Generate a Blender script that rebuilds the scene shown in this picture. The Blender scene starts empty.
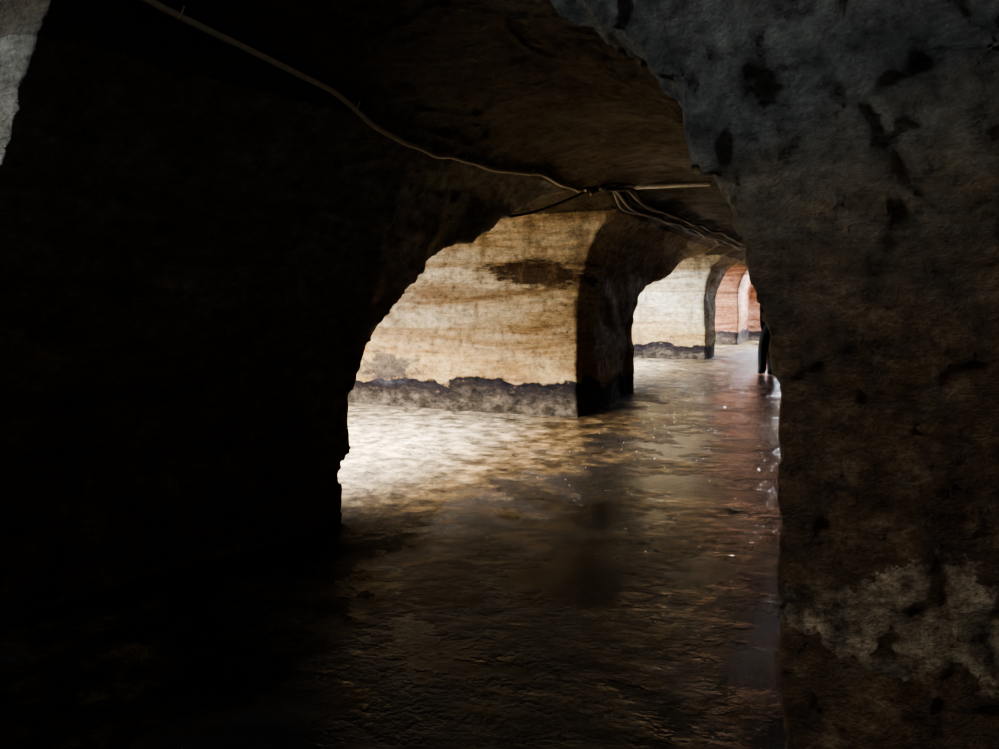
import bpy, math, numpy as np
from mathutils import Vector
rng = np.random.RandomState(7)
LAT = rng.rand(64,64,64).astype(np.float32)*2-1

def vnoise(x,y,z,fx,fy,fz,off=0.0):
    x=x*fx+off*1.37+100; y=y*fy+off*2.11+100; z=z*fz+off*3.3+100
    xi=np.floor(x).astype(np.int32); yi=np.floor(y).astype(np.int32); zi=np.floor(z).astype(np.int32)
    u=x-xi; v=y-yi; w=z-zi
    u=u*u*(3-2*u); v=v*v*(3-2*v); w=w*w*(3-2*w)
    x0=xi&63; x1=(xi+1)&63; y0=yi&63; y1=(yi+1)&63; z0=zi&63; z1=(zi+1)&63
    a=LAT[x0,y0,z0]*(1-u)+LAT[x1,y0,z0]*u
    b=LAT[x0,y1,z0]*(1-u)+LAT[x1,y1,z0]*u
    c=LAT[x0,y0,z1]*(1-u)+LAT[x1,y0,z1]*u
    d=LAT[x0,y1,z1]*(1-u)+LAT[x1,y1,z1]*u
    return (a*(1-v)+b*v)*(1-w)+(c*(1-v)+d*v)*w

def poly_sdf(px,pz,P):
    P=np.array(P,dtype=np.float64); n=len(P)
    d=np.full(px.shape,1e9); s=np.ones(px.shape)
    for i in range(n):
        a=P[i]; b=P[i-1]
        ex,ez=b-a; wx=px-a[0]; wz=pz-a[1]
        t=np.clip((wx*ex+wz*ez)/(ex*ex+ez*ez+1e-12),0,1)
        d=np.minimum(d,(wx-ex*t)**2+(wz-ez*t)**2)
        c1=pz>=a[1]; c2=pz<b[1]; c3=ex*wz>ez*wx
        fl=(c1&c2&c3)|(~c1&~c2&~c3)
        s=np.where(fl,-s,s)
    return (s*np.sqrt(d)).astype(np.float32)

Z0=-1.0
# profiles in (x,z): main tunnel section at the mouth and further in
MOUTH=[(2.87,Z0),(2.87,.6),(2.86,1.03),(2.80,1.5),(2.76,1.67),(2.54,2.13),(2.28,2.46),(1.96,2.78),(1.5,3.0),(.9,3.06),(.2,2.92),(-.06,2.64),(-.38,2.15),(-.5,1.6),(-.5,.8),(-.42,Z0)]
TUN=[(3.0,Z0),(3.0,1.5),(2.85,2.0),(2.6,2.45),(2.1,2.78),(1.5,2.9),(1.0,2.86),(.55,2.7),(.22,2.35),(.04,1.8),(0,1.5),(0,Z0)]
# side openings in (y,z)
OP1=[(0.05,Z0),(0.06,.35),(.17,.5),(.14,.82),(.36,1.18),(.69,1.5),(1.15,1.8),(2.07,2.24),(3.2,2.64),(4.2,2.90),(4.7,2.95),(4.93,2.75),(4.97,2.3),(4.97,Z0)]
OP2=[(7.85,Z0),(7.9,1.15),(8.3,1.5),(8.9,1.75),(10.3,2.1),(11.8,2.38),(13.3,2.75),(14.6,2.85),(14.95,2.6),(15,2.2),(15,Z0)]
OP3=[(16.6,Z0),(16.7,1.5),(17.5,2.3),(19,2.8),(20.8,2.8),(21.6,2.3),(21.8,1.5),(21.8,Z0)]
ROP1=[(2.8,Z0),(2.8,1.5),(3.2,2.2),(4.2,2.6),(5.2,2.2),(5.6,1.5),(5.6,Z0)]
ROP2=[(9.0,Z0),(9.0,1.5),(9.6,2.3),(10.6,2.6),(11.8,2.3),(12.4,1.5),(12.4,Z0)]
ROP3=[(17,Z0),(17,1.5),(17.6,2.3),(18.6,2.6),(19.8,2.3),(20.4,1.5),(20.4,Z0)]
AISLE=[(-4.0,Z0),(-4.0,1.6),(-4.3,2.4),(-5.0,2.9),(-5.7,3.0),(-6.4,2.9),(-7.0,2.4),(-7.2,1.6),(-7.2,Z0)]
CAMR=[(-2.02,Z0),(-2.0,2.2),(-2.1,2.9),(-2.7,3.2),(-4.2,3.35),(-5.7,3.1),(-6.2,2.4),(-6.3,Z0)]
# daylight shafts, last two made up to house added fill lamps: xc,yc,half x, half y
SHAFTS=[(-2.1,1.5,.9,.7),(-2.0,12.0,.7,1.0),(-2.5,18.8,.7,.8),(-2.3,-4.8,.6,.6),(1.5,24.2,.7,.5),(3.9,-5.0,.5,.5),(-5.6,1.6,.6,.6)]

def box(X,Y,Z,x0,x1,y0,y1):
    return np.maximum(np.maximum(x0-X,X-x1),np.maximum(y0-Y,Y-y1))

def field(xs,ys,zs,fine):
    Xz,Zx=np.meshgrid(xs,zs,indexing='ij'); Yz,Zy=np.meshgrid(ys,zs,indexing='ij')
    X=xs[:,None,None]; Y=ys[None,:,None]; Z=zs[None,None,:]
    mo=poly_sdf(Xz,Zx,MOUTH)[:,None,:]; tu=poly_sdf(Xz,Zx,TUN)[:,None,:]
    w=np.clip((Y+1.9)/2.4,0,1); w=w*w*(3-2*w)
    cor=mo*(1-w)+tu*w
    f=np.maximum(np.maximum(cor,-2.6-Y),Y-25.0)
    def side(P,xa,xb):
        g=poly_sdf(Yz,Zy,P)[None,:,:]
        return np.maximum(np.maximum(g,xa-X),X-xb)
    for P in (OP1,OP2,OP3): f=np.minimum(f,side(P,-6,.9))
    for P in (ROP1,ROP2,ROP3): f=np.minimum(f,side(P,2.0,4.5))
    ai=np.maximum(np.maximum(poly_sdf(Xz,Zx,AISLE)[:,None,:],-5-Y),Y-24.0)
    f=np.minimum(f,ai)
    f=np.minimum(f,side(CAMR,-7,4.6))
    for (a,b,c,d) in SHAFTS:
        s=np.maximum(box(X,Y,Z,a-c,a+c,b-d,b+d),1.5-Z)
        f=np.minimum(f,s)
    f=np.ascontiguousarray(np.broadcast_to(f,(len(xs),len(ys),len(zs)))).astype(np.float32)
    m=np.abs(f)<.3
    I,J,K=np.nonzero(m)
    x=xs[I].astype(np.float32); y=ys[J].astype(np.float32); z=zs[K].astype(np.float32)
    n=.06*vnoise(x,y,z,.8,.8,.9,1)+.03*vnoise(x,y,z,2.1,2.1,2.6,2)+.014*vnoise(x,y,z,5,5,7,3)
    # horizontal chiselled beds
    zz=z+.05*vnoise(x,y,z,.7,.7,.7,9)
    n+=.012*vnoise(x*0.12,y*0.12,zz,1,1,6.5,4)+.006*vnoise(x*.3,y*.3,zz,1,1,17,5)
    if fine:
        k=np.where((x>1.6)&(y<0),1.0,.6).astype(np.float32)
        up=np.clip((z-1.2)/.8,0,1)
        xr=.8*x+.6*z; zr=.8*z-.6*x
        n+=k*(.009*vnoise(xr,y,zr,8.3,8,11,6)+.012*vnoise(x,y,z,19,19,22,7)+.011*vnoise(xr,y,zr,34,34,38,17))
        wx=xr+.18*vnoise(x,y,z,3,3,3,31)+.06*vnoise(x,y,z,9,9,9,33); wz=zr+.18*vnoise(x,y,z,3,3,3,32)
        r1=1-np.abs(vnoise(wx,y,wz,1.6,1.6,1.8,8)); n+=k*.035*up*np.clip((r1-.93)/.07,0,1)
        r2=1-np.abs(vnoise(wx,y,wz,4.1,4.1,4.6,12)); n+=k*.032*np.clip((r2-.8)/.2,0,1)*(.1+.9*up)
    f[m]+=n
    return f

def nets(f,o,h):
    nx,ny,nz=f.shape; neg=f<0
    c=np.zeros((nx-1,ny-1,nz-1),np.uint8)
    for i in (0,1):
        for j in (0,1):
            for k in (0,1): c+=neg[i:nx-1+i,j:ny-1+j,k:nz-1+k]
    act=(c>0)&(c<8)
    I,J,K=np.nonzero(act); N=len(I)
    idx=np.full(act.shape,-1,np.int64); idx[I,J,K]=np.arange(N)
    acc=np.zeros((N,3)); cnt=np.zeros(N)
    cs=[(i,j,k) for i in (0,1) for j in (0,1) for k in (0,1)]
    for a in cs:
        for ax in range(3):
            if a[ax]: continue
            b=list(a); b[ax]=1
            fa=f[I+a[0],J+a[1],K+a[2]]; fb=f[I+b[0],J+b[1],K+b[2]]
            m=(fa<0)!=(fb<0)
            t=np.where(m,fa/np.where(m,fa-fb,1),0)
            p=np.array(a,float)[None,:].repeat(N,0); p[:,ax]+=t
            acc+=p*m[:,None]; cnt+=m
    V=(acc/cnt[:,None]+np.stack([I,J,K],1))*h+np.array(o)
    Q=[]
    for ax in range(3):
        b,cx=(ax+1)%3,(ax+2)%3
        sl0=[slice(None)]*3; sl1=[slice(None)]*3
        sl0[ax]=slice(0,-1); sl1[ax]=slice(1,None)
        n0=neg[tuple(sl0)]; n1=neg[tuple(sl1)]
        e=np.argwhere(n0!=n1)
        ok=(e[:,b]>0)&(e[:,cx]>0)&(e[:,b]<f.shape[b]-1)&(e[:,cx]<f.shape[cx]-1)
        e=e[ok]
        def cell(db,dc):
            q=e.copy(); q[:,b]-=db; q[:,cx]-=dc
            return idx[q[:,0],q[:,1],q[:,2]]
        q=np.stack([cell(1,1),cell(0,1),cell(0,0),cell(1,0)],1)
        pos=n1[e[:,0],e[:,1],e[:,2]]
        q[~pos]=q[~pos][:,::-1]
        Q.append(q)
    return V,np.concatenate(Q)

parts={}
def addpart(name,V,N,Q):
    parts.setdefault(name,[]).append((V,N,Q))

for (xa,xb,y0,y1,h,fine) in [(-7.7,5.1,-6.7,-2.6,.07,False),(-7.7,-1.15,-2.65,.85,.06,False),(-1.2,5.1,-2.62,.8,.018,True),(-7.7,5.1,.76,8.2,.04,True),(-7.7,5.1,8.14,25.8,.07,False)]:
    xs=np.arange(xa,xb,h); ys=np.arange(y0,y1+h,h); zs=np.arange(-.25,3.8 if h>.02 else 3.45,h)
    f=field(xs,ys,zs,fine)
    V,Q=nets(f,(xs[0],ys[0],zs[0]),h)
    del f
    p=V[Q]
    fn=np.cross(p[:,2]-p[:,0],p[:,3]-p[:,1])
    N=np.zeros_like(V)
    for k in range(4): np.add.at(N,Q[:,k],fn)
    N/=np.linalg.norm(N,axis=1)[:,None]+1e-12
    C=p.mean(1); x,y,z=C.T
    lab=np.full(len(Q),'rock_pillar.001',dtype='U24')
    lab[y>3]='rock_pillar.002'; lab[y>11]='rock_pillar.003'; lab[y>19]='wall_front'
    lab[(x>1.5)]='wall_right'; lab[(x>1.5)&(y<2.2)]='rock_pillar'
    lab[(y>22.5)]='wall_front'
    lab[x<-5.4]='wall_left'; lab[y<-3]='wall_back'
    lab[(z>2.62)&~((y<-1.2)&(y>-2.6)&(x>1.5))]='ceiling'
    for nm in np.unique(lab):
        q=Q[lab==nm]; u,inv=np.unique(q,return_inverse=True)
        addpart(str(nm),V[u],N[u],inv.reshape(q.shape))

# ---------------------------------------------------------------- materials
class NT:
    def __init__(s,name):
        s.m=bpy.data.materials.new(name); s.m.use_nodes=True
        s.t=s.m.node_tree; s.t.nodes.clear()
    def n(s,ty,**kw):
        nd=s.t.nodes.new(ty)
        for k,v in kw.items(): setattr(nd,k,v)
        return nd
    def l(s,a,b): s.t.links.new(a,b)
    def pos(s):
        return s.n('ShaderNodeNewGeometry').outputs['Position']
    def noise(s,vec,scale,sc3=(1,1,1),detail=6,rough=.6,loc=(0,0,0),dist=0):
        mp=s.n('ShaderNodeMapping'); mp.inputs['Scale'].default_value=sc3; mp.inputs['Location'].default_value=loc
        s.l(vec,mp.inputs['Vector'])
        nz=s.n('ShaderNodeTexNoise'); nz.inputs['Scale'].default_value=scale; nz.inputs['Detail'].default_value=detail
        nz.inputs['Roughness'].default_value=rough; nz.inputs['Distortion'].default_value=dist
        s.l(mp.outputs[0],nz.inputs['Vector']); return nz.outputs['Fac']
    def ramp(s,fac,stops,interp='LINEAR'):
        r=s.n('ShaderNodeValToRGB'); e=r.color_ramp.elements; r.color_ramp.interpolation=interp
        while len(e)<len(stops): e.new(.5)
        for i,(p,c) in enumerate(stops):
            e[i].position=p
            e[i].color=(c,c,c,1) if isinstance(c,(int,float)) else (*c,1)
        s.l(fac,r.inputs[0]); return r.outputs[0]
    def mix(s,fac,a,b,mode='MIX'):
        m=s.n('ShaderNodeMix',data_type='RGBA',blend_type=mode)
        for sock,v in ((m.inputs[0],fac),(m.inputs[6],a),(m.inputs[7],b)):
            if isinstance(v,(int,float)): sock.default_value=v
            elif isinstance(v,tuple): sock.default_value=(*v,1)
            else: s.l(v,sock)
        return m.outputs[2]
    def math(s,op,a,b=0.0,c=None,clamp=False):
        m=s.n('ShaderNodeMath',operation=op,use_clamp=clamp)
        for sock,v in zip(m.inputs,(a,b,c)):
            if v is None: continue
            if isinstance(v,(int,float)): sock.default_value=v
            else: s.l(v,sock)
        return m.outputs[0]
    def blob(s,P,c,r,dist,amt):
        a=s.n('ShaderNodeVectorMath',operation='SUBTRACT'); s.l(P,a.inputs[0]); a.inputs[1].default_value=c
        b=s.n('ShaderNodeVectorMath',operation='MULTIPLY'); s.l(a.outputs[0],b.inputs[0]); b.inputs[1].default_value=tuple(1/q for q in r)
        l=s.n('ShaderNodeVectorMath',operation='LENGTH'); s.l(b.outputs[0],l.inputs[0])
        return s.math('ADD',l.outputs['Value'],s.math('MULTIPLY',s.math('SUBTRACT',dist,.5),amt))
    def out(s,col,rough,bump=None,bstr=.5,bdist=.03,spec=.5,metal=0.0):
        p=s.n('ShaderNodeBsdfPrincipled'); o=s.n('ShaderNodeOutputMaterial')
        for k,v in (('Base Color',col),('Roughness',rough),('Specular IOR Level',spec),('Metallic',metal)):
            if isinstance(v,(int,float)): p.inputs[k].default_value=v
            elif isinstance(v,tuple): p.inputs[k].default_value=(*v,1)
            else: s.l(v,p.inputs[k])
        if bump is not None:
            b=s.n('ShaderNodeBump'); b.inputs['Strength'].default_value=bstr; b.inputs['Distance'].default_value=bdist
            s.l(bump,b.inputs['Height']); s.l(b.outputs[0],p.inputs['Normal'])
        s.l(p.outputs[0],o.inputs[0]); return s.m

def rock(name,dark=1.0,red=0.0,grey=0.0,water=True,bstr=.7,bd=.06,sp=.4):
    g=NT(name); P=g.pos()
    sep=g.n('ShaderNodeSeparateXYZ'); g.l(P,sep.inputs[0]); z=sep.outputs[2]
    strata=g.noise(P,1.0,(.4,.4,4.0),7,.72,dist=1.1)
    warp=g.noise(P,1.3,(1,1,1),5,.65)
    zz=g.math('ADD',z,g.math('MULTIPLY',g.math('SUBTRACT',warp,.5),.9))
    cream=g.ramp(strata,[(.32,(.30,.20,.11)),(.43,(.52,.41,.26)),(.52,(.69,.60,.44)),(.62,(.79,.73,.59)),(.72,(.52,.41,.26))])
    ochre=g.ramp(strata,[(.32,(.19,.10,.04)),(.45,(.40,.25,.105)),(.58,(.57,.41,.20)),(.72,(.38,.24,.10))])
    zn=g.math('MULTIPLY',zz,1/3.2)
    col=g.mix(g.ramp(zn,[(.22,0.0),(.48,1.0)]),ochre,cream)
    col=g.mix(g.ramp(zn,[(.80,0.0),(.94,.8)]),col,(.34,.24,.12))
    if not grey:
        blot=g.noise(P,1.1,(.6,.6,1.7),8,.74,loc=(3.1,1.7,5.2))
        col=g.mix(g.ramp(blot,[(.55,0.0),(.63,.65)]),col,(.20,.12,.07))
        fb=g.noise(P,3.0,(.5,.5,2.2),7,.75,loc=(1,4,2))
        dd=g.blob(P,(-.50,4.97,1.84),(.90,.9,.22),fb,2.4)   # iron stain on the pale face
        col=g.mix(g.ramp(dd,[(.70,.93),(1.05,0.0)]),col,(.035,.017,.011))
        dd=g.blob(P,(-1.5,4.97,1.60),(1.2,.9,.10),fb,2.6)
        col=g.mix(g.ramp(dd,[(.70,.5),(1.05,0.0)]),col,(.16,.09,.05))
        stain=g.noise(P,2.2,(1.6,1.6,.45),6,.7,loc=(7,2,1))
        col=g.mix(g.ramp(stain,[(.38,.6),(.49,0.0)]),col,(.26,.18,.11))
    if grey>0:
        mid=g.noise(P,2.5,(1,1,1),8,.75)
        gc=g.ramp(mid,[(.3,(.07,.074,.074)),(.5,(.20,.208,.20)),(.7,(.52,.53,.50))])
        col=g.mix(g.math('MULTIPLY',g.ramp(zn,[(.46,0.0),(.66,1.0)]),grey),col,gc)
        bc=g.ramp(g.noise(P,4.5,(1,1,1.3),9,.78),[(.36,(.05,.025,.013)),(.52,(.18,.10,.052)),(.68,(.48,.33,.19))])
        col=g.mix(g.math('MULTIPLY',g.ramp(zn,[(.46,1.0),(.66,0.0)]),grey*.95),col,bc)
        pd=g.noise(P,3.5,(1,1,1.2),7,.7,loc=(2.4,0,.8))
        dd=g.blob(P,(3.24,-2.0,.70),(.36,.5,.16),pd,3.0)   # crust of old lime plaster
        pf=g.ramp(dd,[(.80,.88),(.90,0.0)])
        col=g.mix(pf,col,g.ramp(g.noise(P,14,(1,1,1),5,.75),[(.34,(.14,.085,.045)),(.62,(.85,.66,.44))]))
    if red>0:
        rc=g.ramp(strata,[(.3,(.10,.032,.02)),(.45,(.25,.095,.055)),(.58,(.40,.19,.12)),(.7,(.50,.31,.22))])
        col=g.mix(red,col,rc)
    if water:
        wl=g.math('ADD',z,g.math('MULTIPLY',g.math('SUBTRACT',g.noise(P,.8,(1,1,.8),5,.52),.5),1.0))
        ft=g.noise(P,5,(1,1,1.6),6,.7,loc=(1,5,2))
        band=g.ramp(wl,[(.16,0.0),(.29,.93),(.40,.99),(.43,0.0)])
        band=g.math('MULTIPLY',band,g.ramp(ft,[(.36,.7),(.44,1.0)]))
        low=g.ramp(wl,[(.24,.95),(.36,0.0)])
        col=g.mix(low,col,g.mix(g.ramp(ft,[(.42,0.0),(.60,1.0)]),(.022,.021,.020),(.125,.10,.078)))
        col=g.mix(band,col,(.010,.010,.017))
        dd=g.blob(P,(-2.85,4.97,.52),(.55,.9,.28),ft,2.2)   # damp mould creeping above the tide line
        col=g.mix(g.ramp(dd,[(.62,.8),(.92,0.0)]),col,(.045,.045,.055))
    fine=g.noise(P,9,(1,1,1.5),9,.8)
    col=g.mix(.88,col,g.ramp(fine,[(.34,.15),(.46,.8),(.64,1.4)]),'MULTIPLY')
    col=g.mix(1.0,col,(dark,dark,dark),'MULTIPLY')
    h=g.math('ADD',fine,g.math('MULTIPLY',g.noise(P,34,(1,1,1.3),5,.75),.6))
    if grey: h=g.math('ADD',h,g.math('MULTIPLY',mid,.8))
    else: h=g.math('ADD',h,g.math('MULTIPLY',strata,.6))
    rg=g.ramp(warp,[(.35,.36),(.6,.7)])
    return g.out(col,rg,h,bstr,bd,sp)

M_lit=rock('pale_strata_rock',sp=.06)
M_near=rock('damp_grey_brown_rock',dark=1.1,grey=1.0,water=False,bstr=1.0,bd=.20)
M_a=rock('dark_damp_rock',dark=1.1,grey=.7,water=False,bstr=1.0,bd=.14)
M_r=rock('dimmed_rock_wall',dark=.3,grey=.25,water=False)  # unseen wall's rock darkened to cut bounced light
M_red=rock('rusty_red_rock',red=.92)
M_ceil=rock('ceiling_rock',dark=.34,water=False,bstr=1.0,bd=.14)  # same rock darkened, ceiling shade put into its colour
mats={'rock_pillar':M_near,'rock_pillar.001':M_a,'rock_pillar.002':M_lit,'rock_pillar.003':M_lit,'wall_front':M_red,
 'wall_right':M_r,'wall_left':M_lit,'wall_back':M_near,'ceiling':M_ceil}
for nm in sorted(parts):
    o=0;VV=[];NN=[];QQ=[]
    for V,N,Q in parts[nm]:
        VV.append(V);NN.append(N);QQ.append(Q+o);o+=len(V)
    V=np.concatenate(VV);N=np.concatenate(NN);Q=np.concatenate(QQ)
    me=bpy.data.meshes.new(nm)
    me.vertices.add(len(V)); me.vertices.foreach_set('co',V.astype(np.float32).ravel())
    me.loops.add(Q.size); me.loops.foreach_set('vertex_index',Q.astype(np.int32).ravel())
    me.polygons.add(len(Q)); me.polygons.foreach_set('loop_start',np.arange(0,Q.size,4,dtype=np.int32))
    me.update(calc_edges=True)
    me.polygons.foreach_set('use_smooth',np.ones(len(Q),bool))
    me.normals_split_custom_set_from_vertices(N.astype(np.float32))
    me.materials.append(mats[nm])
    ob=bpy.data.objects.new(nm,me); bpy.context.collection.objects.link(ob)
    print(nm,len(V))

# ---------------------------------------------------------------- floor
def floor_z(x,y):
    z0=np.zeros_like(x)
    r=1-np.abs(vnoise(x,y,z0,1.3,1.3,1,15))
    d=np.clip((1.6-x)/1.2,.4,1)
    return (.012*vnoise(x,y,z0,.7,.7,1,3)+d*(.006*vnoise(x,y,z0,2.3,2.3,1,5)+.004*vnoise(x,y,z0,6,6,1,6)
            +.004*vnoise(x,y,z0,13,13,1,7)-.008*np.clip((r-.96)/.04,0,1)))
xs=np.arange(-7.6,5.0,.04); ys=np.concatenate([np.arange(-6.6,8,.035),np.arange(8,25.6,.08)])
X,Y=np.meshgrid(xs,ys,indexing='ij'); Zf=floor_z(X.ravel(),Y.ravel())
V=np.stack([X.ravel(),Y.ravel(),Zf],1); nx,ny=X.shape
ii=np.arange(nx*ny).reshape(nx,ny)
Q=np.stack([ii[:-1,:-1],ii[1:,:-1],ii[1:,1:],ii[:-1,1:]],-1).reshape(-1,4)
me=bpy.data.meshes.new('floor'); me.vertices.add(len(V)); me.vertices.foreach_set('co',V.astype(np.float32).ravel())
me.loops.add(Q.size); me.loops.foreach_set('vertex_index',Q.astype(np.int32).ravel())
me.polygons.add(len(Q)); me.polygons.foreach_set('loop_start',np.arange(0,Q.size,4,dtype=np.int32))
me.update(calc_edges=True); me.polygons.foreach_set('use_smooth',np.ones(len(Q),bool))
g=NT('wet_stone_floor'); P=g.pos()
a=g.noise(P,1.0,(1,1,0),8,.75); b=g.noise(P,5,(1,1,0),8,.8,loc=(4,1,0)); c=g.noise(P,26,(1,1,0),5,.8)
sx=g.n('ShaderNodeSeparateXYZ'); g.l(P,sx.inputs[0])
col=g.ramp(a,[(.32,(.022,.014,.007)),(.45,(.08,.050,.022)),(.56,(.18,.115,.052)),(.68,(.32,.23,.13))])
gal_pool=g.math('ADD',g.math('MULTIPLY',sx.outputs[0],-.25),g.math('MULTIPLY',a,.3))
col=g.mix(g.ramp(gal_pool,[(.14,0.0),(.40,.45)]),col,(.54,.45,.32))  # gallery floor paled to paint in the pool of light
near_shade=g.math('ADD',g.math('MULTIPLY',sx.outputs[1],.2),g.math('MULTIPLY',a,.3))
col=g.mix(1.0,col,g.ramp(near_shade,[(.12,.12),(.36,1.0)]),'MULTIPLY')  # foreground shade painted into the floor colour
col=g.mix(.95,col,g.ramp(b,[(.41,.12),(.50,.6),(.59,1.5)]),'MULTIPLY')
wet=g.ramp(g.math('MULTIPLY',sx.outputs[0],.25),[(.08,0.0),(.34,1.0)])
pud=g.math('SUBTRACT',g.noise(P,1.3,(1,1,0),6,.72,loc=(9,3,0)),g.math('MULTIPLY',wet,.22))
col=g.mix(g.ramp(pud,[(.34,.88),(.44,0.0)]),col,(.009,.009,.010))
rg=g.ramp(pud,[(.26,.03),(.38,.11),(.50,.42),(.60,.55)])
h=g.math('ADD',g.math('MULTIPLY',b,.9),g.math('MULTIPLY',c,.8))
h=g.math('MULTIPLY',h,g.ramp(pud,[(.26,.15),(.44,1.0)]))
spec=g.ramp(pud,[(.34,.55),(.46,.07)])
spec=g.mix(1.0,spec,g.ramp(near_shade,[(.12,.2),(.40,1.0)]),'MULTIPLY')
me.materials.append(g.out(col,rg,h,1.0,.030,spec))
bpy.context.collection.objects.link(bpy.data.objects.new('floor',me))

# ---------------------------------------------------------------- cables
def simple(name,col,rough=.5,metal=0.0):
    g=NT(name); n=g.noise(g.pos(),30,(1,1,1),4,.6)
    return g.out(g.mix(.5,col,g.ramp(n,[(.3,.5),(.7,1.0)]),'MULTIPLY'),rough,n,.2,.005,.5,metal)
M_cab=simple('black_cable_rubber',(.03,.028,.025)); M_pipe=simple('dusty_conduit',(.60,.54,.44),.6); M_pvc=simple('pale_pvc_pipe',(.95,.93,.9),.4)
M_cab2=simple('dusty_grey_cable',(.40,.37,.33))
from mathutils.bvhtree import BVHTree
vs=[];ps=[]
for nm in ('ceiling','rock_pillar.001','rock_pillar.002'):
    co=bpy.data.objects[nm].data; o=len(vs)
    vs+=[v.co[:] for v in co.vertices]; ps+=[[i+o for i in p.vertices] for p in co.polygons]
bv=BVHTree.FromPolygons(vs,ps)
def ceil_at(x,y,d=2.8):
    h=bv.ray_cast(Vector((x,y,1.2)),Vector((0,0,1)))
    return h[0].z if h[0] is not None else d
def tube(pts,r,name,mat,parent=None):
    cu=bpy.data.curves.new(name,'CURVE'); cu.dimensions='3D'; cu.bevel_depth=r; cu.bevel_resolution=4; cu.use_fill_caps=True
    sp=cu.splines.new('NURBS'); sp.points.add(len(pts)-1); sp.use_endpoint_u=True; sp.order_u=3
    for p,q in zip(sp.points,pts): p.co=(*q,1)
    cu.materials.append(mat); ob=bpy.data.objects.new(name,cu); bpy.context.collection.objects.link(ob)
    if parent: ob.parent=parent
    return ob
def empty(n):
    e=bpy.data.objects.new(n,None); bpy.context.collection.objects.link(e); return e
def run(x0,y0,x1,y1,off,n=24,wob=0.0,sd=0):
    r=np.random.RandomState(sd); out=[]
    for i in range(n+1):
        t=i/n; x=x0+(x1-x0)*t+wob*r.randn(); y=y0+(y1-y0)*t
        out.append((x,y,ceil_at(x,y)-off-abs(wob)*.6*r.rand()))
    return out
e=empty('electrical_conduit')
KP=[(.20,-1.95),(.36,-.6),(.47,.8),(.52,2.2),(.54,3.7)]
pts=[]
for i in range(33):
    t=i/32*4; k=min(int(t),3); u=t-k
    x=KP[k][0]*(1-u)+KP[k+1][0]*u; y=KP[k][1]*(1-u)+KP[k+1][1]*u
    za=ceil_at(*KP[k])-.03; zb=ceil_at(*KP[k+1])-.03
    pts.append((x,y,min(za*(1-u)+zb*u, ceil_at(x,y)-.03)))
tube(pts,.017,'conduit_pipe',M_pipe,e)
for k in range(5):
    x,y,z=pts[k*7+2]
    tube([(x-.04,y,z+.04),(x-.025,y,z+.0),(x,y,z-.021),(x+.025,y,z+.0),(x+.04,y,z+.04)],.005,'clip_%d'%k,M_pipe,e)
e=empty('cable_bundle')
for k in range(6):
    tube(run(.52+.05*k,3.5,.80+.07*k,16,.04+.025*(k%3),26,.02,k),.018,'cable_%d'%k,M_cab if k%2 else M_cab2,e)
e=empty('pvc_pipe')
zz=[min(ceil_at(x,y)-.035,zt) for x,y,zt in ((.745,4.4,2.81),(1.2,4.63,2.85),(1.64,4.86,2.88))]
tube([(.745,4.4,zz[0]),(1.2,4.63,min(zz[1],(zz[0]+zz[2])/2)),(1.64,4.86,zz[2])],.032,'pipe',M_pvc,e)
e=empty('hanging_cable')
pts=[]
for i in range(12):
    t=i/11; pts.append((-.35+.9*t,2.3+1.4*t, 2.28+.42*t-.10*math.sin(math.pi*t)))
tube(pts,.014,'cable',M_cab,e)

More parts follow.
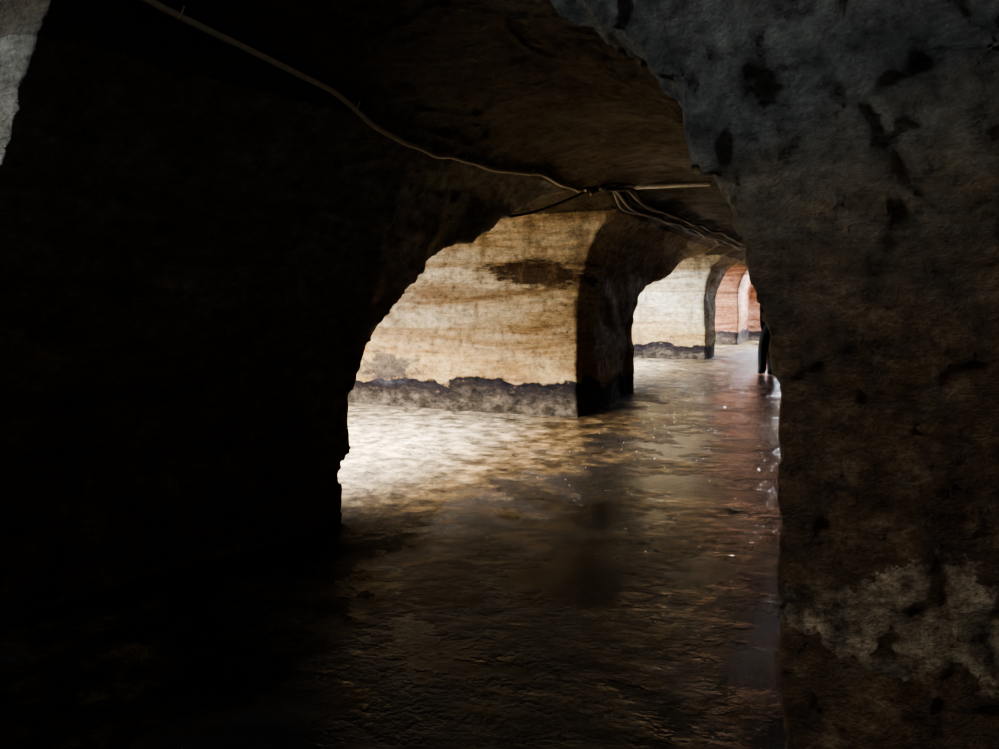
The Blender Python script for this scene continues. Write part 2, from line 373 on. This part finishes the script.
# ---------------------------------------------------------------- person
def person(loc,rot):
    v={'pel':(0,0,.90),'ches':(.02,-.01,1.25),'neck':(.03,0,1.44),'hd':(.03,.02,1.53),
       'sl':(-.14,0,1.38),'el':(-.17,-.03,1.1),'wl':(-.12,.10,.88),
       'sr':(.19,0,1.38),'er':(.24,-.03,1.1),'wr':(.21,.1,.88),
       'hl':(-.09,0,.85),'kl':(-.15,.04,.48),'al':(-.16,-.02,.09),'tl':(-.19,.12,.045),
       'hr':(.09,0,.85),'kr':(.03,.0,.46),'ar':(-.01,-.14,.09),'tr':(-.02,.03,.045)}
    rad={'pel':.14,'ches':.16,'neck':.055,'hd':.06,'sl':.075,'el':.05,'wl':.035,'sr':.075,'er':.05,'wr':.035,
         'hl':.11,'kl':.10,'al':.09,'tl':.05,'hr':.11,'kr':.10,'ar':.09,'tr':.05}
    ed=[('pel','ches'),('ches','neck'),('neck','hd'),('ches','sl'),('sl','el'),('el','wl'),('ches','sr'),('sr','er'),('er','wr'),
        ('pel','hl'),('hl','kl'),('kl','al'),('al','tl'),('pel','hr'),('hr','kr'),('kr','ar'),('ar','tr')]
    ks=list(v); me=bpy.data.meshes.new('body'); me.from_pydata([v[k] for k in ks],[(ks.index(a),ks.index(b)) for a,b in ed],[])
    ob=bpy.data.objects.new('body',me); bpy.context.collection.objects.link(ob)
    md=ob.modifiers.new('s','SKIN'); sv=me.skin_vertices[0].data
    for i,k in enumerate(ks):
        r=rad[k]; sv[i].radius=(r,r*.8 if k in('pel','ches') else r)
    sv[0].use_root=True
    s=ob.modifiers.new('sub','SUBSURF'); s.levels=2; s.render_levels=2
    me.materials.append(simple('dark_clothing',(.012,.012,.014),.95))
    skin=simple('skin',(.45,.28,.2),.6); hair=simple('hair',(.02,.015,.012),.7)
    E=empty('person'); ob.parent=E
    def ball(n,c,sc,m):
        bpy.ops.mesh.primitive_uv_sphere_add(segments=24,ring_count=16,location=c); o=bpy.context.object
        o.name=n; o.scale=sc; o.data.materials.append(m); o.parent=E
        for p in o.data.polygons: p.use_smooth=True
        return o
    ball('head',(.03,.02,1.60),(.075,.095,.115),skin); ball('hair',(.03,-.0,1.63),(.083,.098,.11),hair)
    ball('nose',(.03,.12,1.58),(.012,.018,.02),skin)
    for sx in (-1,1):
        ball('ear',(.03+sx*.077,.01,1.59),(.012,.02,.03),skin); ball('eye',(.03+sx*.03,.105,1.61),(.012,.01,.01),hair)
        w=v['wl'] if sx<0 else v['wr']
        ball('palm',(w[0],w[1]+.02,w[2]-.06),(.02,.035,.045),skin)
        for f in range(4):
            yy=w[1]+.045-.018*f
            tube([(w[0],yy,w[2]-.09),(w[0]*.98,yy+.005,w[2]-.13),(w[0]*.95,yy+.0,w[2]-.155+.008*abs(f-1.3))],.0085,'finger_%d'%f,skin,E)
        tube([(w[0],w[1]+.05,w[2]-.05),(w[0]*.95,w[1]+.075,w[2]-.09)],.01,'thumb',skin,E)
    E.location=loc; E.rotation_euler=(0,0,rot)
person((1.78,11.8,0.0),math.radians(20))

# ---------------------------------------------------------------- lights
def area(name,loc,sx,sy,power,col,target=None):
    L=bpy.data.lights.new(name,'AREA'); L.shape='RECTANGLE'; L.size=sx; L.size_y=sy; L.energy=power; L.color=col
    o=bpy.data.objects.new(name,L); bpy.context.collection.objects.link(o); o.location=loc
    d=(Vector(target)-Vector(loc)) if target else Vector((0,0,-1))
    o.rotation_euler=d.to_track_quat('-Z','Y').to_euler(); return o
day=(1.0,.99,.97)
area('daylight_shaft',(-2.1,1.45,3.1),1.3,1.1,3000,day,(-1.2,4.2,.5))
area('daylight_shaft.001',(-2.0,12.0,3.2),1.3,1.9,1800,(.88,.94,1.0),(-1.0,13.6,0))
area('daylight_shaft.002',(-2.5,18.8,3.2),1.3,1.5,2200,day,(-1.3,20.5,0))
area('daylight_shaft.003',(-2.3,-4.8,3.3),.9,.9,180,(.90,.97,1.0),(2.2,-2.2,2.0))
area('daylight_shaft.004',(1.5,24.0,3.3),1.3,.9,3200,(.75,.87,1.0),(1.5,18,0))
area('added_wall_fill',(3.9,-5.0,3.3),.8,.8,20,(1.0,.93,.85),(-.4,-1.0,.6))  # unseen fill lamp added behind the camera to lift the dark left wall
area('added_pillar_fill',(-5.6,1.6,2.95),.9,.9,620,day,(-1.0,4.9,1.8))  # extra fill lamp added in the aisle to brighten the pale pillar face
w=bpy.data.worlds.new('sky'); bpy.context.scene.world=w; w.use_nodes=True
w.node_tree.nodes['Background'].inputs[0].default_value=(.6,.75,1,1); w.node_tree.nodes['Background'].inputs[1].default_value=.3

cam=bpy.data.cameras.new('camera'); co=bpy.data.objects.new('camera',cam); bpy.context.collection.objects.link(co)
co.location=(2.99,-4.14,1.5); co.rotation_euler=(math.radians(90),0,math.radians(24.2))
cam.sensor_width=36; cam.lens=750/999*36; cam.shift_y=-74.5/999; cam.clip_start=.02
bpy.context.scene.camera=co
bpy.context.scene.view_settings.view_transform='AgX'
try: bpy.context.scene.view_settings.look='AgX - Medium High Contrast'
except Exception as ex: print(ex)
